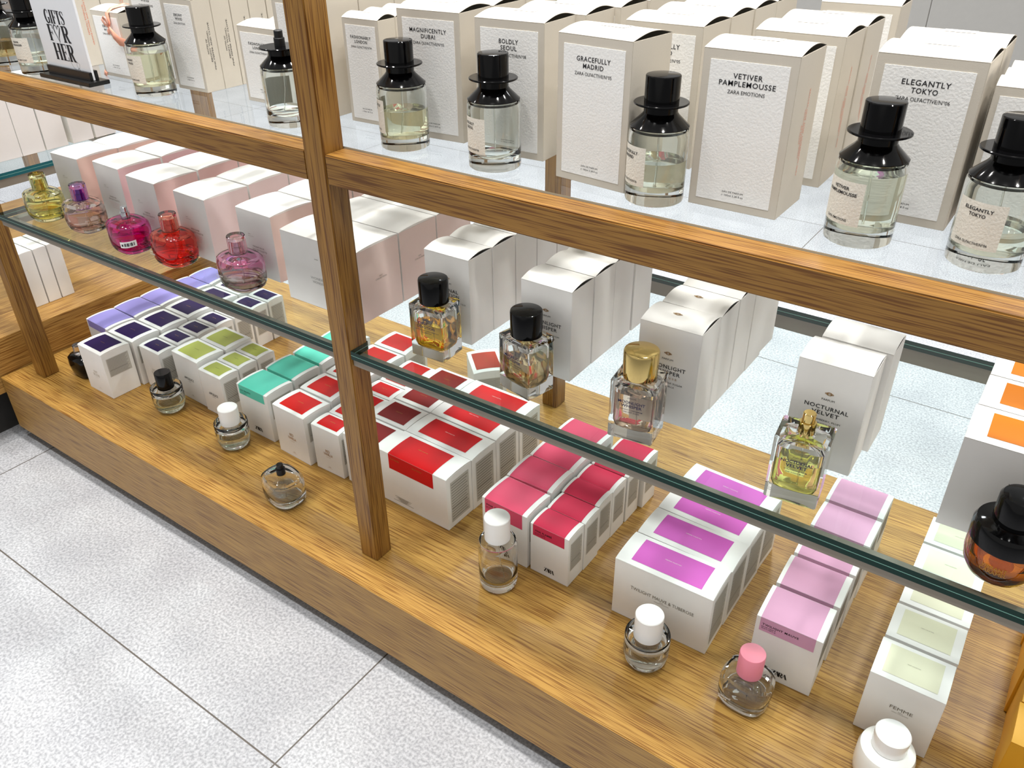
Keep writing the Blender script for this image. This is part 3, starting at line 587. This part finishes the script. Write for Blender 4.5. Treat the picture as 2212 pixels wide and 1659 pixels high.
column('amber yellow carton at the right end of the plinth', 'amber yellow cartons at the right edge', 2.050, ys(.195, 5, .070), ZP + .0003, 0, .085, .068, .100, front=YEL, side=YEL, bulge=.002, xs=[2.048, 2.050, 2.046, 2.049, 2.047])

# ------------------------------------------------------------------ bottles
GB = 'tester bottles'
def solid_bottle(r, ro, ri, mat, n=56):
    """glass wall: outer skin and inner cavity in one mesh"""
    g = Geo(); g.loft(ro, n); g.loft(ri, n, flip=True); return g.build('glass_body', mat, r, smooth=True)
def fill(r, ri, level, rgb, n=56):
    """liquid: the cavity rings cut at level, a hair wider than the cavity"""
    rr = []
    for i, q in enumerate(ri):
        if q[0] <= level: rr.append((q[0] - .0001, q[1] + .00012, q[2] + .00012, q[3]))
        else:
            p = ri[i - 1]; t = (level - p[0]) / (q[0] - p[0])
            rr.append((level, p[1] + (q[1] - p[1]) * t + .00012, p[2] + (q[2] - p[2]) * t + .00012, p[3] + (q[3] - p[3]) * t)); break
    g = Geo(); g.loft(rr, n); return g.build('perfume', glass('perfume_liquid', rgb, ior=1.36), r, smooth=True)
def dip(r, z0, z1, lean=.006):
    g = Geo(); g.tube([(0, 0, z1), (lean * .3, 0, (z0 + z1) / 2), (lean, -.003, z0)], .0009); return g.build('dip_tube', glass('tube', (.93, .95, .93)), r, smooth=True)
def R2(l): return [(z, q, q, 2) for q, z in l]
def tall_bottle(label, x, y, level, rgb, title, l3, yaw=-38, capped=True, grp='round bottles with black disc caps on the upper shelf'):
    r = root('perfume_bottle', label, 'perfume bottle', (x, y, ZU), yaw, grp)
    ro = R2([(.0292, 0), (.0306, .0012), (.0310, .004), (.0310, .070), (.0306, .0735), (.0296, .0755), (.027, .0765)])
    ri = R2([(.016, .0135), (.0245, .0145), (.0272, .0185), (.0278, .024), (.0278, .066), (.0262, .072), (.022, .0745)])
    solid_bottle(r, ro, ri, CLEARG)
    if level: fill(r, ri, level, rgb)
    dip(r, .018, .074)
    g = Geo(); g.lathe([(.0302, .0768), (.0302, .0776), (.0285, .0790), (.0190, .0880), (.0172, .0905), (.0172, .0985)]); g.lathe([(.0272, .0986), (.0279, .0991), (.0279, .1003), (.0272, .1008)]); g.build('collar', BLACK, r, smooth=True)
    if capped:
        g = Geo(); g.lathe([(.0176, .1009), (.0176, .1255), (.0170, .1264), (.0155, .1267)]); g.build('cap', BLACK, r, smooth=True)
    else:
        g = Geo(); g.lathe([(.0072, .1009), (.0072, .1110), (.0068, .1115)]); g.lathe([(.0058, .1116), (.0058, .1200), (.0050, .1208)]); g.build('sprayer', MBLACK, r, smooth=True)
    # paper label wrapped on the front of the glass
    g = Geo(); R_ = .03125; a0, a1 = -132, -48; z0, z1 = .0205, .0605; m = 18
    def cyl(a, b): t = math.radians(-90) + a / R_; return Vector((R_ * math.cos(t), R_ * math.sin(t), b))
    ha = math.radians(42) * R_
    for i in range(m):
        p = -ha + 2 * ha * i / m; q = -ha + 2 * ha * (i + 1) / m
        g.quad(cyl(p, z0), cyl(q, z0), cyl(q, z1), cyl(p, z1))
    lb = g.build('paper_label', plain((226, 222, 211), .6, bump=.8, bscale=420, name='label_paper'), r)
    g = Geo(); R_ = .0316; zz = z1 - .0065
    for t, ww in title: text(g, None, t, 0, zz, .0028, ww, bold=.02, warp=cyl); zz -= .0048
    g.build('title_lettering', INK, lb); g = Geo()
    text(g, None, l3, 0, z0 + .0045, .0022, .030 if 'OLF' in l3 else .024, bold=.01, warp=cyl)
    g.build('line_lettering', INK, lb)
    return r
YL = (.95, .92, .70); PALE = (.95, .95, .85)
tall_bottle('half full pale yellow bottle with black disc cap right of the oak post', 1.1955, .1395, .0475, YL, [('MAGNIFICENTLY', .034), ('DUBAI', .014)], 'ZARA OLFACTIVE/N\u00ba03', -48)
tall_bottle('nearly empty clear bottle with black disc cap, second to the right of the post', 1.3392, .1361, 0, None, [('BOLDLY', .017), ('SEOUL', .014)], 'ZARA OLFACTIVE/N\u00ba08', -26)
tall_bottle('half full greenish bottle with black disc cap leaning by the turned carton', 1.5475, .1375, .044, PALE, [('GRACEFULLY', .028), ('MADRID', .017)], 'ZARA OLFACTIVE/N\u00ba05', -38)
tall_bottle('full pale bottle with black disc cap before the large right hand carton', 1.7565, .1470, .066, PALE, [('VETIVER', .018), ('PAMPLEMOUSSE', .034)], 'ZARA EMOTIONS', -32)
tall_bottle('partly full bottle with black disc cap at the right edge of the upper shelf', 1.8640, .1530, .037, PALE, [('ELEGANTLY', .026), ('TOKYO', .015)], 'ZARA OLFACTIVE/N\u00ba06', -22)
tall_bottle('pale yellow bottle with black disc cap beside the ribboned carton', .6715, .1395, .062, YL, [('EBONY', .016), ('WOOD', .014)], 'ZARA EMOTIONS', -6)
tall_bottle('uncapped empty bottle with black sprayer beside the oak post', .9900, .1330, 0, None, [('FASHIONABLY', .03), ('LONDON', .018)], 'ZARA OLFACTIVE/N\u00ba04', -100, capped=False)
tall_bottle('pale bottle with black disc cap just left of the gift sign', .3590, .1240, .030, PALE, [('FLEUR', .013), ("D'ORANGER", .023)], 'ZARA EMOTIONS', 8)
tall_bottle('amber filled bottle cut off by the left edge of the photo', .2270, .1350, .040, (.88, .66, .32), [('AMBRE', .015)], 'ZARA EMOTIONS', -140)

# squat rounded square bottles
SQO = [(0, .0255, .0215, 2.7), (.0015, .0305, .0250, 2.8), (.005, .0350, .0280, 2.9), (.012, .0380, .0302, 3), (.024, .0392, .0312, 3), (.044, .0390, .0310, 3), (.0520, .0376, .0300, 2.9), (.0565, .0335, .0268, 2.7), (.0586, .0250, .0210, 2.4), (.0590, .0120, .0120, 2)]
SQI = [(.0085, .0200, .0170, 2.5), (.0100, .0275, .0225, 2.6), (.016, .0328, .0262, 2.8), (.026, .0352, .0276, 2.9), (.042, .0348, .0272, 2.9), (.0485, .0310, .0245, 2.7), (.0530, .0200, .0170, 2.3), (.0550, .0080, .0080, 2)]
def sprayer(r, z, mat, s=1.0, parent=None):
    g = Geo(); g.lathe([(.0078 * s, z), (.0078 * s, z + .0105 * s), (.0074 * s, z + .0110 * s)], 32); g.lathe([(.0084 * s, z + .0111 * s), (.0084 * s, z + .0121 * s)], 32)
    g.lathe([(.0058 * s, z + .0122 * s), (.0058 * s, z + .0205 * s), (.0052 * s, z + .0212 * s)], 32); return g.build('sprayer', mat, parent or r, smooth=True)
def squat(label, x, y, z, yaw, gmat, level=0, rgb=None, cap=None, spray=CHROME, s=1.0, printed=None, barcode=False, grp='squat coloured bottles on the lower glass shelf', deep=1.0, wide=1.0):
    r = root('perfume_bottle', label, 'perfume bottle', (x, y, z), yaw, grp)
    sc = lambda L: [(a * s, b * s * wide, c * s * deep, e) for a, b, c, e in L]
    solid_bottle(r, sc(SQO), sc(SQI), gmat)
    if level: fill(r, sc(SQI), level * s, rgb)
    dip(r, .012 * s, .0555 * s)
    sprayer(r, .0590 * s, spray, s)
    if cap:
        g = Geo(); g.lathe([(.0130 * s, .0592 * s), (.0148 * s, .0598 * s), (.0148 * s, .0885 * s), (.0138 * s, .0900 * s)], 40); g.lathe([(.0104 * s, .0593 * s), (.0092 * s, .0810 * s), (.0088 * s, .0815 * s)], 40, flip=True)
        g.build('cap', cap, r, smooth=True)
    if printed:
        g = Geo(); F = Frame((-.030 * s, -.0317 * s * deep, 0), (1, 0, 0), (0, 0, 1))
        for i, t in enumerate(printed): text(g, F, t, .004 * s, (.026 - .0042 * i) * s, .0026 * s, bold=.02, align='L')
        g.build('lettering', INKW, r)
    if barcode:
        g = Geo()
        def rim(t, z, off=.0006):
            a = math.radians(t); c, q = math.cos(a), math.sin(a); e = 3
            return Vector(((.0392 + off) * math.copysign(abs(c) ** (2 / e), c), (.0312 + off) * math.copysign(abs(q) ** (2 / e), q), z))
        def band_(t0, t1, z0, z1, mi, off):
            n = max(1, int((t1 - t0) / 4))
            for i in range(n):
                a = t0 + (t1 - t0) * i / n; b = t0 + (t1 - t0) * (i + 1) / n; up = .00007
                g.quad(rim(a, z0 + up * (a + 75), off), rim(b, z0 + up * (b + 75), off), rim(b, z1 + up * (b + 75), off), rim(a, z1 + up * (a + 75), off), mi)
        band_(-75, -14, .0165, .0275, 0, .0006)
        for i in range(15):
            if i % 5 != 3: band_(-60 + 2.6 * i, -58.6 + 2.6 * i + .5 * (i % 3), .0190, .0250, 1, .0009)
        band_(-70, -64, .0195, .0235, 1, .0009)
        tag(g.build('security_sticker', [WHITE, INK], r), 'white anti-theft sticker with black bars')
    return r
squat('yellow tinted squat bottle with clear yellow cap, leftmost on the lower glass', .2610, .1035, ZG, 0, glass('yellow_glass', (.96, .92, .52)), .028, (.95, .90, .58), glass('yellow_cap', (.97, .93, .45)), GOLD)
squat('brownish squat bottle with clear purple cap', .3825, .1145, ZG, 2, glass('mauve_glass', (.92, .80, .76)), .036, (.92, .78, .70), glass('purple_cap', (.76, .36, .80)), plain((120, 60, 170), .15, 1.0, name='violet_metal'))
squat('magenta squat bottle with bare chrome sprayer and white sticker', .5420, .1045, ZG, -2, glass('magenta_glass', (.90, .10, .46)), .030, (.78, .25, .70), None, CHROME, barcode=True)
squat('bright red squat bottle with clear coral cap', .6590, .1135, ZG, 0, glass('red_glass', (.97, .16, .10)), .028, (.97, .40, .40), glass('coral_cap', (.98, .42, .32)), plain((220, 160, 160), .15, 1.0, name='rose_metal'), printed=['PINK', 'FLAMB\u00c9'])
def grad_glass():
    m, nt, b = new_mat('pink_to_grey_glass'); tc = N(nt, 'ShaderNodeTexCoord'); sp = N(nt, 'ShaderNodeSeparateXYZ'); nt.links.new(tc.outputs['Object'], sp.inputs[0])
    mr = N(nt, 'ShaderNodeMapRange'); mr.inputs[1].default_value = .012; mr.inputs[2].default_value = .046; nt.links.new(sp.outputs[2], mr.inputs[0])
    rp = N(nt, 'ShaderNodeValToRGB'); rp.color_ramp.elements[0].color = (.74, .76, .68, 1); rp.color_ramp.elements[1].color = (.96, .52, .78, 1)
    nt.links.new(mr.outputs[0], rp.inputs[0]); nt.links.new(rp.outputs[0], b.inputs['Base Color'])
    b.inputs['Transmission Weight'].default_value = 1; b.inputs['Roughness'].default_value = 0; b.inputs['IOR'].default_value = 1.47; return m
squat('squat bottle fading from pink shoulders to grey base with pale pink cap', .8355, .1150, ZG, -3, grad_glass(), .028, (.84, .82, .76), glass('pale_pink_cap', (.94, .66, .74)), CHROME, printed=['TWILIGHT', 'MAUVE'])
# the two clear ones standing on the plinth
squat('clear squat faceted bottle with black sprayer on the plinth left of the post', .8820, .0790, ZP + .0003, -8, CLEAR, .016, (.96, .97, .95), None, MBLACK, s=1.03, grp='clear bottles on the oak plinth', deep=1.0)
g6 = squat('clear square shouldered bottle with matt pink cap', 1.7445, .1480, ZP + .0003, -2, CLEAR, .018, (.97, .95, .93), None, CHROME, s=1.0, wide=.90, grp='clear bottles on the oak plinth', deep=1.0, printed=['TWILIGHT', 'MAUVE'])
g = Geo(); g.lathe([(.0168, .0590), (.0174, .0596), (.0174, .0965), (.0168, .0975)], 40); g.build('cap', plain((226, 132, 150), .38, name='matt_pink'), g6, smooth=True)

# rectangular heavy glass bottles
def block_bottle(label, x, y, yaw, level, rgb, cap, capmat, lines, gm=CLEAR):
    r = root('perfume_bottle', label, 'perfume bottle', (x, y, ZG), yaw, 'heavy rectangular bottles on the lower glass shelf')
    g = Geo(); g.box(0, .0555, 0, .0455, 0, .0800); b1 = g
    me = g.build('glass_body', gm, r, bevel=.0011)
    hx, hy = .0555 / 2, .0455 / 2
    ri = [(.0125, .0175, .0130, 3.2), (.0150, .0222, .0172, 3.6), (.022, .0245, .0195, 4.5), (.067, .0245, .0195, 4.5), (.072, .0210, .0165, 3.2), (.0745, .0100, .0090, 2.2), (.0790, .0065, .0065, 2)]
    g = Geo(); g.loft(ri, 64, flip=True); cav = g.build('inner_wall', gm, me, smooth=True); cav.location = (hx, hy, 0)
    rr = []
    lq = fill(me, ri, level, rgb, 64); lq.location = (hx, hy, 0)
    d = Geo(); d.tube([(hx, hy, .077), (hx + .002, hy, .04), (hx + .003, hy, .015)], .0008); d.build('dip_tube', glass('tube', (.93, .95, .93)), r)
    g = Geo()
    if cap == 'big': g.lathe([(.0198, .0802), (.0205, .0806), (.0209, .1125), (.0202, .1143), (.0184, .1152)], 56, cx=hx, cy=hy); g.build('cap', capmat, r, smooth=True)
    else:
        g.lathe([(.0088, .0802), (.0088, .0930), (.0082, .0936)], 40, cx=hx, cy=hy); g.lathe([(.0068, .0937), (.0068, .1035), (.0058, .1045)], 40, cx=hx, cy=hy); g.build('sprayer', capmat, r, smooth=True)
    g = Geo(); F = Frame((0, 0, 0), (1, 0, 0), (0, 0, 1)); z = .0600
    text(g, F, 'PARFUM', hx, z, .0017, .010); z -= .0058
    for t in lines[:2]: text(g, F, t, hx, z, .0037, .0037 * len(t), bold=.02); z -= .0051
    z -= .0002
    for t in lines[2:]: text(g, F, t, hx, z, .0016, .00145 * len(t), bold=.01); z -= .0031
    g.build('lettering', plain((28, 22, 70), .4, name='navy_ink'), r)
    return r
block_bottle('rectangular bottle with orange amber perfume and round black cap', 1.2111, .1022, 4, .052, (.93, .58, .05), 'big', BLACK, ['ETERNAL', 'DEVOTION', 'BLACKCURRANT, ROSE TURKEY E.O', 'AND AMBROXAN'])
block_bottle('rectangular bottle turned askew with brown perfume and round black cap', 1.3629, .1039, -12, .050, (.66, .48, .24), 'big', BLACK, ['MOONLIGHT', 'WHISPER', 'PISTACHIO, CARDAMOM', 'AND PINK SUGAR'])
block_bottle('rectangular bottle with polished gold cap', 1.5367, .0861, 8, .062, (.80, .64, .52), 'big', GOLD, ['MOONLIGHT', 'WHISPER', 'PISTACHIO, CARDAMOM', 'AND PINK SUGAR'])
block_bottle('rectangular bottle of yellow perfume with bare gold sprayer', 1.7331, .0838, 6.8, .052, (.88, .85, .24), 'spray', GOLD, ['NOCTURNAL', 'VELVET', 'STRAWBERRY, PLUM', 'AND SUNNY MUSK'])

# round bottomed bottles
def round_bottle(label, x, y, z, yaw, s, level, rgb, capmat, cr, ch, txt=None, zs=1.0, neck=0.062, grp='clear bottles on the oak plinth', gm=CLEAR):
    r = root('perfume_bottle', label, 'perfume bottle', (x, y, z), yaw, grp)
    k = s / .0330
    sc = lambda L: [(a * zs * k, b * k, b * k, 2) for b, a in L]
    ro = sc([(.0150, 0), (.0200, .0010), (.0262, .0055), (.0305, .0130), (.0325, .0220), (.0330, .0300), (.0330, .0575), (.0322, .0596), (.0308, .0600), (.0296, .0585), (.0285, .0530), (.0200, .0500), (.0115, .0530), (.0105, .0560)])
    ri = sc([(.0120, .0120), (.0200, .0135), (.0255, .0175), (.0285, .0240), (.0292, .0310), (.0290, .0440), (.0240, .0472), (.0110, .0478), (.0070, .0480)])
    solid_bottle(r, ro, ri, gm)
    if level: fill(r, ri, level * zs * k, rgb)
    dip(r, .015 * k * zs, .047 * k * zs)
    z0 = .0563 * zs * k
    g = Geo(); g.lathe([(cr * .97, z0), (cr, z0 + .0006), (cr, z0 + ch - .0012), (cr * .96, z0 + ch)], 48); g.build('cap', capmat, r, smooth=True)
    if txt:
        g = Geo(); R_ = .0334 * k
        def cyl(a, b): t = math.radians(-90) + a / R_; return Vector((R_ * math.cos(t), R_ * math.sin(t), b))
        text(g, None, txt, 0, .036 * zs * k, .0036, .0034 * len(txt), bold=.02, warp=cyl)
        g.build('name_lettering', INK, r); g = Geo()
        serif_text(g, None, 'ZARA', 0, .026 * zs * k, .0060, .018, warp=cyl, overlap=.2); g.build('logo_lettering', INK, r)
    return r
round_bottle('clear round bottle with short black cap on the plinth at left', .4455, .1440, ZP + .0003, 20, .0330, .026, (.90, .92, .72), BLACK, .0170, .0380)
round_bottle('clear round bottle with white cap before the olive labelled cartons', .6665, .1370, ZP + .0003, -50, .0330, .032, (.92, .95, .86), WHITE, .0195, .0365, 'GO FRUITY')
round_bottle('clear round bottle with white cap before the violet labelled carton', 1.6000, .1290, ZP + .0003, -60, .0330, .034, (.97, .98, .97), WHITE, .0205, .0420, 'TUBEROSE')
rt = root('perfume_bottle', 'tall clear cylinder bottle with white cap before the pink labelled cartons', 'perfume bottle', (1.3300, .1340, ZP + .0003), 30, 'clear bottles on the oak plinth')
ro = R2([(.0230, 0), (.0275, .0015), (.0302, .0060), (.0312, .0140), (.0314, .0240), (.0314, .0880), (.0306, .0925), (.0290, .0950), (.0240, .0960), (.0130, .0965), (.0120, .0985)])
ri = R2([(.0150, .0120), (.0225, .0140), (.0262, .0200), (.0278, .0300), (.0282, .0400), (.0282, .0860), (.0265, .0905), (.0160, .0925), (.0080, .0930)])
solid_bottle(rt, ro, ri, CLEAR); fill(rt, ri, .018, (.97, .96, .92)); dip(rt, .016, .092, .010)
g = Geo(); g.lathe([(.0200, .0988), (.0206, .0995), (.0206, .1400), (.0198, .1412)], 48); g.build('cap', WHITE, rt, smooth=True)
# opaque white bottle, bottom right
wb = root('perfume_bottle', 'opaque white round bottle with white cap at the bottom right corner', 'perfume bottle', (1.9300, .1400, ZP + .0003), 20)
g = Geo(); g.lathe([(.0240, 0), (.0300, .0020), (.0335, .0090), (.0345, .0200), (.0345, .0470), (.0325, .0545), (.0270, .0585), (.0185, .0600)], 56); g.build('bottle_body', plain((240, 240, 236), .16, name='white_lacquer', coat=.5), wb, smooth=True)
g = Geo(); g.lathe([(.0205, .0602), (.0212, .0610), (.0212, .0840), (.0200, .0856)], 48); g.build('cap', plain((248, 248, 247), .14, name='white_gloss_cap', coat=.5), wb, smooth=True)
# dark amber bottle, right edge of the glass shelf
vb = root('perfume_bottle', 'dark amber round bottle with black shoulders and black cap', 'perfume bottle', (1.9600, .0980, ZG), -12)
ro = R2([(.0120, 0), (.0185, .0012), (.0262, .0070), (.0310, .0160), (.0328, .0270), (.0330, .0400), (.0328, .0500)]); ri = R2([(.0090, .0060), (.0180, .0080), (.0250, .0140), (.0285, .0230), (.0298, .0330), (.0298, .0470), (.0200, .0485)])
solid_bottle(vb, ro, ri, glass('amber_glass', (.78, .50, .14))); fill(vb, ri, .030, (.80, .42, .06))
g = Geo(); g.lathe([(.0331, .0440), (.0332, .0590), (.0310, .0640), (.0205, .0655), (.0190, .0665)], 56); g.build('shoulder', BLACK, vb, smooth=True)
g = Geo(); g.lathe([(.0190, .0667), (.0196, .0675), (.0196, .0930), (.0175, .0965), (.0120, .0980)], 48); g.build('cap', BLACK, vb, smooth=True)
g = Geo(); R_ = .0334
def cylv(a, b): t = math.radians(-90) + a / R_; return Vector((R_ * math.cos(t), R_ * math.sin(t), b))
text(g, None, 'VIBRANT', .004, .031, .0042, .022, warp=cylv); text(g, None, 'CARAMEL', .004, .026, .0042, .024, warp=cylv); g.build('lettering', INKGOLD, vb)
# black bottle lying behind the forward purple carton
bb = root('perfume_bottle', 'black rounded bottle half hidden behind the forward purple labelled carton', 'perfume bottle', (.1550, .1220, ZP + .0003), 0)
g = Geo(); g.loft([(0, .020, .014, 2.6), (.002, .026, .018, 2.8), (.012, .033, .022, 3), (.030, .036, .024, 3), (.046, .034, .023, 3), (.053, .028, .018, 2.6), (.056, .015, .012, 2)], 48); g.build('bottle_body', BLACK, bb, smooth=True)
g = Geo(); g.lathe([(.010, .0562), (.012, .0568), (.012, .078), (.011, .079)], 32); g.build('cap', glass('smoke_cap', (.75, .72, .75)), bb, smooth=True)
